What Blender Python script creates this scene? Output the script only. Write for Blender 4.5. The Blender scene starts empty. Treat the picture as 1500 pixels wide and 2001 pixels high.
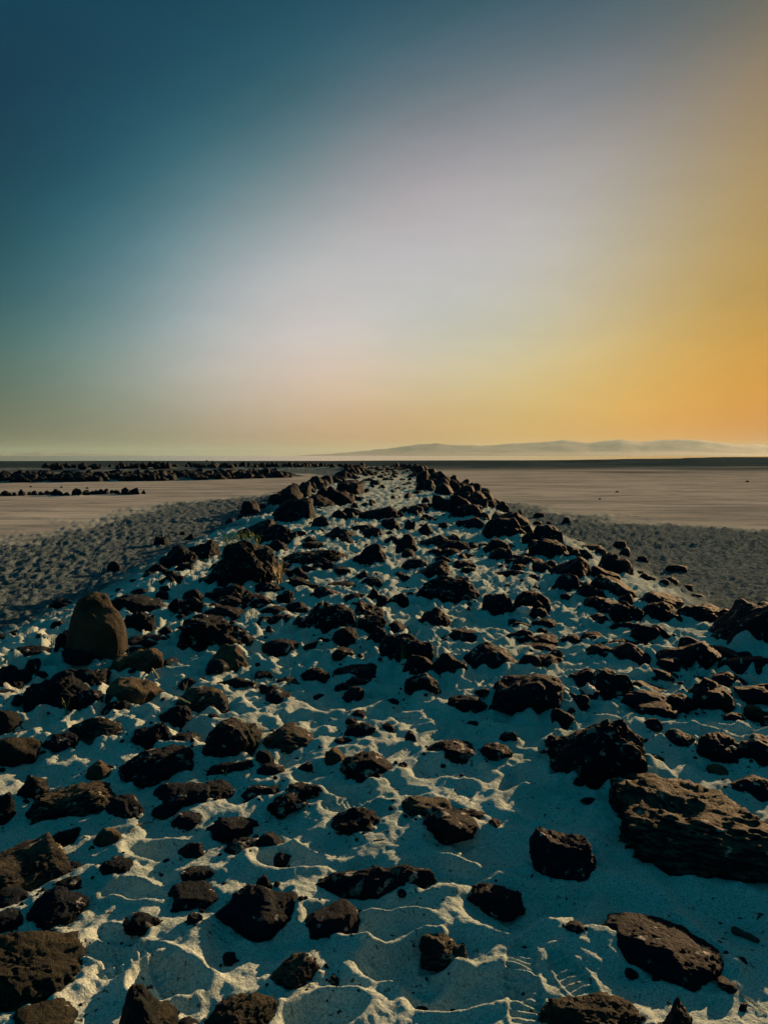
import bpy, math, random
import numpy as np
from mathutils import Vector

random.seed(7)
RNG = np.random.default_rng(11)
scene = bpy.context.scene
COL = scene.collection

# ------------------------------------------------------------------ camera
CAM_H = 1.6
F_PX = 1440.0                      # focal length in photograph pixels (1500 wide)
PITCH = math.atan(110 / F_PX)      # looking a little below the horizon
cam_d = bpy.data.cameras.new('camera')
cam_d.sensor_fit = 'HORIZONTAL'
cam_d.sensor_width = 36.0
cam_d.lens = 36.0 * F_PX / 1500.0
cam_d.clip_start = 0.05
cam_d.clip_end = 120000
cam = bpy.data.objects.new('camera', cam_d)
cam.location = (0, 0, CAM_H)
cam.rotation_euler = (math.radians(90) - PITCH, 0, 0)
COL.objects.link(cam)
scene.camera = cam

# ------------------------------------------------------------------ sun and sky
SUN_AZ, SUN_EL = 38.0, 12.0        # degrees to the right of the view, above the horizon
sa, se = math.radians(SUN_AZ), math.radians(SUN_EL)
SUN = Vector((math.sin(sa) * math.cos(se), math.cos(sa) * math.cos(se), math.sin(se)))
sun_d = bpy.data.lights.new('sun', 'SUN')
sun_d.energy = 5.0
sun_d.angle = math.radians(0.5)
sun_d.color = (1.0, 0.61, 0.29)
sun = bpy.data.objects.new('sun', sun_d)
sun.rotation_euler = SUN.to_track_quat('Z', 'Y').to_euler()
COL.objects.link(sun)

SKY_GAIN = 0.604
EXPOSURE = 0.80
world = bpy.data.worlds.new('World')
scene.world = world
world.use_nodes = True


def build_world():
    nt = world.node_tree
    nt.nodes.clear()
    N = nt.nodes.new
    L = nt.links.new
    out = N('ShaderNodeOutputWorld')
    bg = N('ShaderNodeBackground')
    tc = N('ShaderNodeTexCoord')

    def vmath(op, a, b=None):
        n = N('ShaderNodeVectorMath'); n.operation = op
        L(a, n.inputs[0])
        if b is not None:
            n.inputs[1].default_value = b
        return n

    def ramp(fac, xs, cols, soft=3.5):
        r = N('ShaderNodeValToRGB')
        r.color_ramp.interpolation = 'LINEAR'
        # resample finely (smooth in the logarithm) so that no bands show
        xs = np.array(xs, float); lc = np.log(np.array(cols))
        xd = np.linspace(xs[1] - 4, xs[-2] + 4, 31)
        lo = np.stack([np.mean([np.interp(xd + o, xs, lc[:, c]) for o in np.linspace(-soft, soft, 9)], 0) for c in range(3)], 1)
        xs, cols = xd, np.exp(lo)
        e = r.color_ramp.elements
        while len(e) > 1:
            e.remove(e[-1])
        for i, (x, c) in enumerate(zip(xs, cols)):
            k = e[0] if i == 0 else e.new(x / 180.0)
            k.position = x / 180.0
            k.color = (c[0], c[1], c[2], 1)
        L(fac, r.inputs[0])
        return r

    def angle_to(vec, axis):
        d = vmath('DOT_PRODUCT', vec, axis)
        a = N('ShaderNodeMath'); a.operation = 'ARCCOSINE'; a.use_clamp = False
        L(d.outputs['Value'], a.inputs[0])
        m = N('ShaderNodeMath'); m.operation = 'MULTIPLY'
        L(a.outputs[0], m.inputs[0]); m.inputs[1].default_value = 1 / math.pi
        return m.outputs[0]

    # brightness rises away from a pole of deep blue that lies opposite the low sun
    t, a = math.radians(38), math.radians(-140)
    pole = (math.sin(a) * math.sin(t), math.cos(a) * math.sin(t), math.cos(t))
    nrm = vmath('NORMALIZE', tc.outputs['Generated'])
    x1 = angle_to(nrm.outputs[0], pole)
    r1 = ramp(x1, [0.0, 60.0, 66.0, 72.0, 78.0, 84.0, 90.0, 96.0, 102.0, 108.0, 114.0, 120.0, 126.0, 180.0],
              [(0.0008, 0.042, 0.064), (0.0008, 0.042, 0.064), (0.0008, 0.040, 0.062), (0.0008, 0.037, 0.058), (0.0008, 0.033, 0.054), (0.0012, 0.034, 0.055), (0.0072, 0.0616, 0.084), (0.103, 0.189, 0.193), (0.462, 0.475, 0.450), (0.8425, 0.831, 0.8159), (1.1893, 1.1269, 0.975), (2.1305, 1.8004, 1.0264), (4.3447, 3.2882, 1.1699), (4.3447, 3.2882, 1.1699)], 2.5)
    # the warm glow round the sun
    ga, s3 = math.radians(52), math.radians(3)
    S = (math.sin(ga) * math.cos(s3), math.cos(ga) * math.cos(s3), math.sin(s3))
    x2 = angle_to(nrm.outputs[0], S)
    r2 = ramp(x2, [0.0, 6.0, 14.0, 21.0, 28.0, 35.0, 42.0, 49.0, 56.0, 66.0, 80.0, 180.0],
              [(0.193, 0.078, 0.0050), (0.193, 0.078, 0.0050), (0.226, 0.111, 0.0118), (0.268, 0.160, 0.029), (0.3325, 0.2394, 0.0774), (0.4044, 0.3662, 0.2175), (0.4961, 0.5136, 0.4084), (0.6243, 0.6129, 0.5361), (0.9402, 0.8082, 0.738), (1.2187, 1.0517, 1.0069), (0.9688, 0.9854, 0.9947), (1, 1, 1)], 2.5)
    # and the thicker air low down (angle from the zenith)
    x3 = angle_to(nrm.outputs[0], (0, 0, 1))
    r3 = ramp(x3, [0.0, 58.0, 64.0, 70.0, 75.0, 80.0, 84.0, 87.0, 90.0, 180.0],
              [(1, 1, 1), (0.9683, 0.9823, 0.9869), (0.7937, 0.8986, 0.9177), (0.6116, 0.8433, 0.859), (0.4971, 0.7568, 0.7683), (0.424, 0.6273, 0.6052), (0.425, 0.515, 0.417), (0.328, 0.344, 0.239), (0.245, 0.187, 0.108), (0.245, 0.187, 0.108)], 1.5)
    # a slow change from side to side
    x4 = angle_to(nrm.outputs[0], (0.2962, 0.8138, 0.5))
    r4 = ramp(x4, [0.0, 4.0, 11.29, 18.57, 25.86, 33.14, 40.43, 47.71, 55.0, 180.0],
              [(1.5618, 1.2209, 1.8354), (1.5618, 1.2209, 1.8354), (2.1191, 1.4349, 1.8835), (2.3434, 1.4724, 1.8102), (1.8824, 1.3684, 1.5754), (1.7464, 1.32, 1.517), (1.2703, 1.1738, 1.4077), (0.87, 1.0163, 1.1445), (0.9624, 0.978, 0.9811), (0.9624, 0.978, 0.9811)], 2.5)

    def mulc(p, q):
        n = N('ShaderNodeMix'); n.data_type = 'RGBA'; n.blend_type = 'MULTIPLY'; n.clamp_result = False
        n.inputs[0].default_value = 1.0
        L(p, n.inputs[6]); L(q, n.inputs[7])
        return n.outputs[2]
    glow = mulc(mulc(mulc(r1.outputs[0], r2.outputs[0]), r3.outputs[0]), r4.outputs[0])
    # blue raised as added fill over the sky turned away from the sun
    mr = N('ShaderNodeMapRange'); mr.interpolation_type = 'SMOOTHSTEP'
    L(x1, mr.inputs[0])
    mr.inputs[1].default_value = 52 / 180; mr.inputs[2].default_value = 88 / 180
    mul = N('ShaderNodeMix'); mul.data_type = 'RGBA'
    L(mr.outputs[0], mul.inputs[0])
    mul.inputs[6].default_value = (0.0016, 0.105, 0.148, 1)
    mp = N('ShaderNodeMapping'); mp.inputs['Scale'].default_value = (2.2, 2.2, 9.0)
    L(nrm.outputs[0], mp.inputs['Vector'])
    tn = N('ShaderNodeTexNoise'); tn.inputs['Scale'].default_value = 2.0; tn.inputs['Detail'].default_value = 6.0
    tn.inputs['Roughness'].default_value = 0.62
    L(mp.outputs[0], tn.inputs['Vector'])
    mv = N('ShaderNodeMapRange'); L(tn.outputs['Fac'], mv.inputs[0])
    mv.inputs[1].default_value = 0.3; mv.inputs[2].default_value = 0.7; mv.inputs[3].default_value = 0.955; mv.inputs[4].default_value = 1.045
    vs_ = N('ShaderNodeVectorMath'); vs_.operation = 'SCALE'
    L(glow, vs_.inputs[0]); L(mv.outputs[0], vs_.inputs['Scale'])
    L(vs_.outputs[0], mul.inputs[7])
    sky = N('ShaderNodeTexSky')
    sky.sky_type = 'NISHITA'
    sky.sun_disc = False
    sky.sun_elevation = se
    sky.sun_rotation = sa
    sky.dust_density = 3.0
    mx = N('ShaderNodeMix'); mx.data_type = 'RGBA'
    mx.inputs[0].default_value = 0.0006
    L(mul.outputs[2], mx.inputs[6]); L(sky.outputs[0], mx.inputs[7])
    L(mx.outputs[2], bg.inputs['Color'])
    bg.inputs['Strength'].default_value = SKY_GAIN
    L(bg.outputs[0], out.inputs['Surface'])


build_world()
vs = scene.view_settings
vs.view_transform = 'Standard'
vs.look = 'None'
vs.exposure = EXPOSURE
vs.gamma = 1.0
vs.use_curve_mapping = False
scene.cycles.use_denoising = True
scene.cycles.max_bounces = 6
scene.cycles.volume_bounces = 1

# ------------------------------------------------------------------ numeric noise


def _hash(ix, iy, iz, seed):
    h = (ix * 374761393 + iy * 668265263 + iz * 2147483647 + seed * 1442695041) & 0xFFFFFFFF
    h = ((h ^ (h >> 13)) * 1274126177) & 0xFFFFFFFF
    h = ((h ^ (h >> 16)) * 2246822519) & 0xFFFFFFFF
    return ((h ^ (h >> 15)) & 0xFFFFFF) / float(0xFFFFFF)


def vnoise(p, seed=0):
    """value noise in -1..1 at the rows of p (n, 3)"""
    f = np.floor(p)
    i = f.astype(np.int64)
    t = p - f
    t = t * t * t * (t * (t * 6 - 15) + 10)
    r = np.zeros(len(p))
    for dx in (0, 1):
        wx = t[:, 0] if dx else 1 - t[:, 0]
        for dy in (0, 1):
            wy = t[:, 1] if dy else 1 - t[:, 1]
            for dz in (0, 1):
                wz = t[:, 2] if dz else 1 - t[:, 2]
                r += wx * wy * wz * _hash(i[:, 0] + dx, i[:, 1] + dy, i[:, 2] + dz, seed)
    return r * 2 - 1


def vnoise2(x, y, seed=0):
    fx, fy = np.floor(x), np.floor(y)
    ix, iy = fx.astype(np.int64), fy.astype(np.int64)
    tx, ty = x - fx, y - fy
    tx = tx * tx * (3 - 2 * tx)
    ty = ty * ty * (3 - 2 * ty)
    z = np.zeros_like(ix)
    a = _hash(ix, iy, z, seed); b = _hash(ix + 1, iy, z, seed)
    c = _hash(ix, iy + 1, z, seed); d = _hash(ix + 1, iy + 1, z, seed)
    return ((a * (1 - tx) + b * tx) * (1 - ty) + (c * (1 - tx) + d * tx) * ty) * 2 - 1


def fbm2(x, y, oct=4, seed=0):
    r, a = 0, 0.5
    for o in range(oct):
        r = r + a * vnoise2(x * 2 ** o + o * 17.3, y * 2 ** o - o * 9.1, seed + o)
        a *= 0.5
    return r


def fbm(p, oct=4, seed=0):
    r, a = 0, 0.5
    for o in range(oct):
        r = r + a * vnoise(p * 2 ** o + o * 13.7, seed + o)
        a *= 0.5
    return r


def bowls(x, y, cell, seed, stretch=1.8):
    """trampled sand: many overlapping elliptical hollows that leave sharp ridges between them (0 in a hollow .. 1 on a ridge)"""
    gx, gy = np.floor(x / cell).astype(np.int64), np.floor(y / cell).astype(np.int64)
    best = np.full(x.shape, 9.0)
    z = np.zeros_like(gx)
    for dx in (-1, 0, 1):
        for dy in (-1, 0, 1):
            cx, cy = gx + dx, gy + dy
            px = (cx + _hash(cx, cy, z, seed)) * cell
            py = (cy + _hash(cx, cy, z, seed + 1)) * cell
            an = _hash(cx, cy, z, seed + 2) * math.pi
            st = 1 + (stretch - 1) * _hash(cx, cy, z, seed + 3)
            of = 0.35 * _hash(cx, cy, z, seed + 4)
            ux, uy = x - px, y - py
            a = ux * np.cos(an) + uy * np.sin(an)
            b = (-ux * np.sin(an) + uy * np.cos(an)) * st
            best = np.minimum(best, (a * a + b * b) / (cell * cell) * 1.25 + of)
    return 0.78 * (1 - np.exp(-np.clip(best, 0, 1.5) / 0.65))


def smooth(a, b, x):
    t = np.clip((x - a) / (b - a), 0, 1)
    return t * t * (3 - 2 * t)


# ------------------------------------------------------------------ the lie of the land
FLAT_Z = -0.36
JETTY = np.array([(0, -60), (0, 0), (0.2, 40), (0.5, 80), (0.2, 98), (-2.5, 108), (-14, 110), (-45, 98), (-90, 76)], float)
COIL = np.array([(-75, 46), (-45, 53), (-27, 58), (-18, 62), (-11, 70)], float)


def seg_dist(x, y, line):
    best = np.full(np.shape(x), 1e9)
    for (ax, ay), (bx, by) in zip(line[:-1], line[1:]):
        vx, vy = bx - ax, by - ay
        t = np.clip(((x - ax) * vx + (y - ay) * vy) / (vx * vx + vy * vy), 0, 1)
        best = np.minimum(best, np.hypot(x - ax - t * vx, y - ay - t * vy))
    return best


def jetty_mask(x, y):
    d = seg_dist(x, y, JETTY) + 0.35 * vnoise2(np.asarray(x) * 0.5, np.asarray(y) * 0.5, 5)
    m = 1 - smooth(2.9, 4.7, d)
    d2 = seg_dist(x, y, COIL)
    return np.maximum(m, 0.75 * (1 - smooth(1.8, 4.2, d2)))


def base_z(x, y):
    x = np.asarray(x, float); y = np.asarray(y, float)
    return FLAT_Z * (1 - jetty_mask(x, y))


CP, SP = math.cos(PITCH), math.sin(PITCH)


def ray(px, py):
    r, u = (px - 750.0) / F_PX, (1000.5 - py) / F_PX
    return r, CP + u * SP, -SP + u * CP          # x, y (forward), z


def at(px, py):
    """the point of the smooth ground that the photograph shows at this pixel"""
    dx, dy, dz = ray(px, py)
    z = 0.0
    for _ in range(12):
        s = (z - CAM_H) / dz
        z = 0.5 * z + 0.5 * float(base_z(np.array([dx * s]), np.array([dy * s]))[0])
    s = (z - CAM_H) / dz
    return Vector((dx * s, dy * s, z))


# ------------------------------------------------------------------ materials
MATS = {}


def new_mat(name):
    m = bpy.data.materials.new(name)
    m.use_nodes = True
    nt = m.node_tree
    b = nt.nodes['Principled BSDF']
    MATS[name] = m
    return m, nt, b


def nd(nt, t, **kw):
    n = nt.nodes.new(t)
    for k, v in kw.items():
        if k.startswith('i_'):
            n.inputs[k[2:].replace('_', ' ')].default_value = v
        else:
            setattr(n, k, v)
    return n


def mixc(nt, fac, a, b):
    n = nt.nodes.new('ShaderNodeMix'); n.data_type = 'RGBA'
    for s, v in ((0, fac), (6, a), (7, b)):
        if hasattr(v, 'is_output'):
            nt.links.new(v, n.inputs[s])
        else:
            n.inputs[s].default_value = v if s == 0 else (*v, 1)
    return n.outputs[2]


def mth(nt, op, a, b=0.0, clamp=False):
    n = nt.nodes.new('ShaderNodeMath'); n.operation = op; n.use_clamp = clamp
    for s, v in ((0, a), (1, b)):
        if hasattr(v, 'is_output'):
            nt.links.new(v, n.inputs[s])
        else:
            n.inputs[s].default_value = v
    return n.outputs[0]


def mrange(nt, v, a, b, c=0.0, d=1.0):
    n = nt.nodes.new('ShaderNodeMapRange')
    nt.links.new(v, n.inputs[0])
    for i, q in enumerate((a, b, c, d)):
        n.inputs[i + 1].default_value = q
    return n.outputs[0]


def rock_mat(name, dark, light, salt=(0.42, 0.40, 0.36), salt_at=0.635, rough=0.72, bump=0.9, dust=None):
    m, nt, b = new_mat(name)
    tc = nd(nt, 'ShaderNodeTexCoord')
    oi = nd(nt, 'ShaderNodeObjectInfo')
    off = nd(nt, 'ShaderNodeVectorMath', operation='SCALE')
    nt.links.new(oi.outputs['Random'], off.inputs['Scale']); off.inputs[0].default_value = (37, 23, 51)
    ad = nd(nt, 'ShaderNodeVectorMath', operation='ADD')
    nt.links.new(tc.outputs['Object'], ad.inputs[0]); nt.links.new(off.outputs[0], ad.inputs[1])
    P = ad.outputs[0]

    def noise(scale, detail, rgh=0.6):
        n = nd(nt, 'ShaderNodeTexNoise'); n.inputs['Scale'].default_value = scale
        n.inputs['Detail'].default_value = detail; n.inputs['Roughness'].default_value = rgh
        nt.links.new(P, n.inputs['Vector'])
        return n.outputs['Fac']
    n1 = noise(5, 6)
    n2 = noise(16, 8, 0.7)
    n3 = noise(70, 4, 0.7)
    col = mixc(nt, mrange(nt, n1, 0.38, 0.66), dark, light)
    col = mixc(nt, mrange(nt, n3, 0.5, 0.72, 0, 0.6), col, tuple(c * 0.45 for c in dark))
    # grains of salt and sand caught in the upward hollows
    g = nd(nt, 'ShaderNodeNewGeometry')
    sx = nd(nt, 'ShaderNodeSeparateXYZ'); nt.links.new(g.outputs['True Normal'], sx.inputs[0])
    up = mrange(nt, sx.outputs['Z'], -0.05, 0.55)
    s1 = mrange(nt, noise(22, 3, 0.5), salt_at, salt_at + 0.025)
    s2 = mrange(nt, noise(9, 2, 0.5), 0.45, 0.6)
    sp = mth(nt, 'MULTIPLY', mth(nt, 'MULTIPLY', s1, s2), up)
    if dust:                                     # sunlight painted as paler brown patches on upward faces
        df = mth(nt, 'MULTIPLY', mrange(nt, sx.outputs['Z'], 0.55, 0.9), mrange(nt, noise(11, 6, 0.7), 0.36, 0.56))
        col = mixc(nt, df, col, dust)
    col = mixc(nt, sp, col, salt)
    nt.links.new(col, b.inputs['Base Color'])
    b.inputs['Roughness'].default_value = rough
    b.inputs['Specular IOR Level'].default_value = 0.06
    vo = nd(nt, 'ShaderNodeTexVoronoi', feature='DISTANCE_TO_EDGE'); vo.inputs['Scale'].default_value = 9
    wp = nd(nt, 'ShaderNodeVectorMath', operation='ADD')
    nn = nd(nt, 'ShaderNodeTexNoise'); nn.inputs['Scale'].default_value = 7; nt.links.new(P, nn.inputs['Vector'])
    ns = nd(nt, 'ShaderNodeVectorMath', operation='SCALE'); nt.links.new(nn.outputs['Color'], ns.inputs[0]); ns.inputs['Scale'].default_value = 0.35
    nt.links.new(P, wp.inputs[0]); nt.links.new(ns.outputs[0], wp.inputs[1]); nt.links.new(wp.outputs[0], vo.inputs['Vector'])
    crack = mrange(nt, vo.outputs['Distance'], 0.0, 0.05, -0.10, 0.0)
    hgt = mth(nt, 'ADD', mth(nt, 'ADD', n2, mth(nt, 'MULTIPLY', n3, 0.35)), crack)
    bp = nd(nt, 'ShaderNodeBump'); bp.inputs['Strength'].default_value = bump; bp.inputs['Distance'].default_value = 0.035
    nt.links.new(hgt, bp.inputs['Height']); nt.links.new(bp.outputs[0], b.inputs['Normal'])
    return m


rock_mat('basalt', (0.0042, 0.0108, 0.019), (0.0080, 0.0155, 0.027))
rock_mat('crusty_basalt', (0.0042, 0.0108, 0.019), (0.0095, 0.0175, 0.029), salt_at=0.57, bump=1.2)
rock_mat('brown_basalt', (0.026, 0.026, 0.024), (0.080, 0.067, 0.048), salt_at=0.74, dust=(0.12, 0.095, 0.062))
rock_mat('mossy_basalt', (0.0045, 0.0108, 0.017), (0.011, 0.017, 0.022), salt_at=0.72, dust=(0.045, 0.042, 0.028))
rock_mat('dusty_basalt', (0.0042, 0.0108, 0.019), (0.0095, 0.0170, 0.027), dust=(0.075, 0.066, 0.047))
rock_mat('salt_crystal', (0.38, 0.42, 0.43), (0.62, 0.66, 0.66), salt=(0.7, 0.7, 0.68), rough=0.45, bump=0.4)


def ground_mat():
    m, nt, b = new_mat('lake_bed')
    geo = nd(nt, 'ShaderNodeNewGeometry')
    P = geo.outputs['Position']
    att = nd(nt, 'ShaderNodeVertexColor', layer_name='zone')
    sp = nd(nt, 'ShaderNodeSeparateColor'); nt.links.new(att.outputs['Color'], sp.inputs[0])
    crust, playa, shade_rubble = sp.outputs[0], sp.outputs[1], sp.outputs[2]

    def noise(scale, detail=4, rgh=0.6, stretch=None):
        n = nd(nt, 'ShaderNodeTexNoise'); n.inputs['Scale'].default_value = scale
        n.inputs['Detail'].default_value = detail; n.inputs['Roughness'].default_value = rgh
        if stretch:
            mp = nd(nt, 'ShaderNodeMapping'); mp.inputs['Scale'].default_value = stretch
            nt.links.new(P, mp.inputs['Vector']); nt.links.new(mp.outputs[0], n.inputs['Vector'])
        else:
            nt.links.new(P, n.inputs['Vector'])
        return n.outputs['Fac']
    # pale sand of the jetty, speckled with dark grains
    big = noise(1.7, 5)
    sand = mixc(nt, mrange(nt, big, 0.35, 0.68), (0.42, 0.52, 0.505), (0.58, 0.67, 0.645))
    grain = noise(150, 3, 0.75)
    sand = mixc(nt, mrange(nt, grain, 0.42, 0.64, 0, 0.9), sand, (0.19, 0.235, 0.24))
    speck = noise(46, 3, 0.55)
    patch = noise(3.1, 3, 0.6)
    spk = mth(nt, 'MULTIPLY', mrange(nt, speck, 0.625, 0.66), mrange(nt, patch, 0.42, 0.58))
    sand = mixc(nt, spk, sand, (0.035, 0.035, 0.035))
    # broken salt crust beside the jetty
    cn = noise(15, 5, 0.75, (1, 0.6, 1))
    crc = mixc(nt, mrange(nt, cn, 0.40, 0.6), (0.024, 0.050, 0.066), (0.17, 0.215, 0.245))
    # smooth damp flat with long streaks
    st = noise(1.0, 7, 0.68, (0.11, 0.55, 1))
    st2 = noise(1.0, 5, 0.65, (0.03, 0.14, 1))
    pl = mixc(nt, mrange(nt, st, 0.36, 0.64), (0.27, 0.272, 0.268), (0.50, 0.495, 0.48))
    pl = mixc(nt, mrange(nt, st2, 0.42, 0.62, 0, 0.55), pl, (0.33, 0.32, 0.305))
    st3 = noise(1.0, 6, 0.72, (0.045, 0.16, 1))
    mot = noise(0.9, 7, 0.75, (0.35, 1.1, 1))
    pl = mixc(nt, mrange(nt, mot, 0.47, 0.63, 0, 0.8), pl, (0.17, 0.185, 0.19))
    shade_rubble_col = mixc(nt, mrange(nt, st3, 0.42, 0.62), (0.010, 0.028, 0.040), (0.075, 0.105, 0.125))  # self-shadow of the far rough crust painted dark; also the far rubble
    col = mixc(nt, crust, sand, crc)
    col = mixc(nt, playa, col, pl)
    col = mixc(nt, shade_rubble, col, shade_rubble_col)
    nt.links.new(col, b.inputs['Base Color'])
    b.inputs['Roughness'].default_value = 0.85
    b.inputs['Specular IOR Level'].default_value = 0.0
    # fine relief
    fine = mth(nt, 'ADD', mth(nt, 'MULTIPLY', noise(28, 6, 0.65), 1.0), mth(nt, 'MULTIPLY', grain, 0.16))
    rough_b = noise(13, 6, 0.8, (1, 0.7, 1))
    hh = mth(nt, 'ADD', mth(nt, 'MULTIPLY', fine, 0.020), mth(nt, 'MULTIPLY', mth(nt, 'MULTIPLY', rough_b, crust), 0.06))
    nt.links.new(mth(nt, 'SUBTRACT', 1.0, playa, True), hh.node.inputs[0]) if False else None
    keep = mth(nt, 'SUBTRACT', 1.0, mth(nt, 'MULTIPLY', playa, 0.8), True)
    hh = mth(nt, 'MULTIPLY', hh, keep)
    bp = nd(nt, 'ShaderNodeBump'); bp.inputs['Strength'].default_value = 0.8; bp.inputs['Distance'].default_value = 1.0
    nt.links.new(hh, bp.inputs['Height']); nt.links.new(bp.outputs[0], b.inputs['Normal'])


ground_mat()


def plain_mat(name, a, bcol, rough=0.8, scale=20, trans=0.0):
    m, nt, b = new_mat(name)
    tc = nd(nt, 'ShaderNodeTexCoord')
    n = nd(nt, 'ShaderNodeTexNoise'); n.inputs['Scale'].default_value = scale; n.inputs['Detail'].default_value = 5
    nt.links.new(tc.outputs['Object'], n.inputs['Vector'])
    nt.links.new(mixc(nt, mrange(nt, n.outputs['Fac'], 0.35, 0.65), a, bcol), b.inputs['Base Color'])
    b.inputs['Roughness'].default_value = rough
    b.inputs['Specular IOR Level'].default_value = 0.3
    if trans:
        b.inputs['Subsurface Weight'].default_value = trans
        b.inputs['Subsurface Radius'].default_value = (0.01, 0.01, 0.005)
    return m


plain_mat('dry_grass', (0.42, 0.32, 0.16), (0.55, 0.44, 0.24), 0.7, 30)
plain_mat('green_grass', (0.10, 0.15, 0.04), (0.20, 0.25, 0.08), 0.6, 30)
plain_mat('green_leaf', (0.10, 0.17, 0.025), (0.20, 0.28, 0.05), 0.6, 15)
plain_mat('driftwood', (0.10, 0.085, 0.065), (0.22, 0.18, 0.13), 0.85, 25)
plain_mat('dark_wood', (0.02, 0.018, 0.016), (0.05, 0.042, 0.034), 0.85, 25)
plain_mat('mountain', (0.24, 0.24, 0.25), (0.34, 0.33, 0.33), 0.95, 0.002)
plain_mat('bleached_shell', (0.62, 0.60, 0.55), (0.75, 0.73, 0.68), 0.6, 60)

m, nt, b = new_mat('shallow_lake')
b.inputs['Base Color'].default_value = (0.62, 0.60, 0.57, 1)
b.inputs['Roughness'].default_value = 0.16
b.inputs['IOR'].default_value = 1.33
tcx = nd(nt, 'ShaderNodeNewGeometry')
mpx = nd(nt, 'ShaderNodeMapping'); mpx.inputs['Scale'].default_value = (0.004, 0.02, 1)
nt.links.new(tcx.outputs['Position'], mpx.inputs['Vector'])
nx = nd(nt, 'ShaderNodeTexNoise'); nx.inputs['Scale'].default_value = 1.0; nx.inputs['Detail'].default_value = 3
nt.links.new(mpx.outputs[0], nx.inputs['Vector'])
nt.links.new(mixc(nt, mrange(nt, nx.outputs['Fac'], 0.4, 0.6), (0.42, 0.42, 0.41), (0.62, 0.61, 0.59)), b.inputs['Base Color'])


# ------------------------------------------------------------------ mesh helpers
def mesh_obj(name, verts, faces, mat, parent=None, smooth_shade=True):
    me = bpy.data.meshes.new(name)
    if isinstance(faces, np.ndarray):
        k = faces.shape[1]
        me.vertices.add(len(verts)); me.vertices.foreach_set('co', np.asarray(verts, np.float32).ravel())
        me.loops.add(faces.size); me.loops.foreach_set('vertex_index', faces.astype(np.int32).ravel())
        me.polygons.add(len(faces)); me.polygons.foreach_set('loop_start', np.arange(0, faces.size, k, dtype=np.int32))
        me.polygons.foreach_set('loop_total', np.full(len(faces), k, np.int32))
        me.update(calc_edges=True)
    else:
        me.from_pydata([tuple(v) for v in verts], [], faces)
    if smooth_shade:
        me.polygons.foreach_set('use_smooth', np.ones(len(me.polygons), bool))
    if mat:
        me.materials.append(MATS[mat])
    me.validate()
    o = bpy.data.objects.new(name, me)
    COL.objects.link(o)
    if parent is not None:
        o.parent = parent
    return o


def tag(o, label=None, cat=None, group=None, kind=None):
    if label: o['label'] = label
    if cat: o['category'] = cat
    if group: o['group'] = group
    if kind: o['kind'] = kind
    return o


def icosphere(level):
    t = (1 + 5 ** 0.5) / 2
    v = [(-1, t, 0), (1, t, 0), (-1, -t, 0), (1, -t, 0), (0, -1, t), (0, 1, t), (0, -1, -t), (0, 1, -t), (t, 0, -1), (t, 0, 1), (-t, 0, -1), (-t, 0, 1)]
    f = [(0, 11, 5), (0, 5, 1), (0, 1, 7), (0, 7, 10), (0, 10, 11), (1, 5, 9), (5, 11, 4), (11, 10, 2), (10, 7, 6), (7, 1, 8),
         (3, 9, 4), (3, 4, 2), (3, 2, 6), (3, 6, 8), (3, 8, 9), (4, 9, 5), (2, 4, 11), (6, 2, 10), (8, 6, 7), (9, 8, 1)]
    v = [np.array(q) / np.linalg.norm(q) for q in v]
    for _ in range(level):
        cache, nf = {}, []

        def mid(a, b):
            k = (a, b) if a < b else (b, a)
            if k not in cache:
                q = v[a] + v[b]
                v.append(q / np.linalg.norm(q)); cache[k] = len(v) - 1
            return cache[k]
        for a, b, c in f:
            ab, bc, ca = mid(a, b), mid(b, c), mid(c, a)
            nf += [(a, ab, ca), (b, bc, ab), (c, ca, bc), (ab, bc, ca)]
        f = nf
    return np.array(v), np.array(f, np.int32)


ICO = {l: icosphere(l) for l in (1, 2, 3, 4, 5)}


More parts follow.
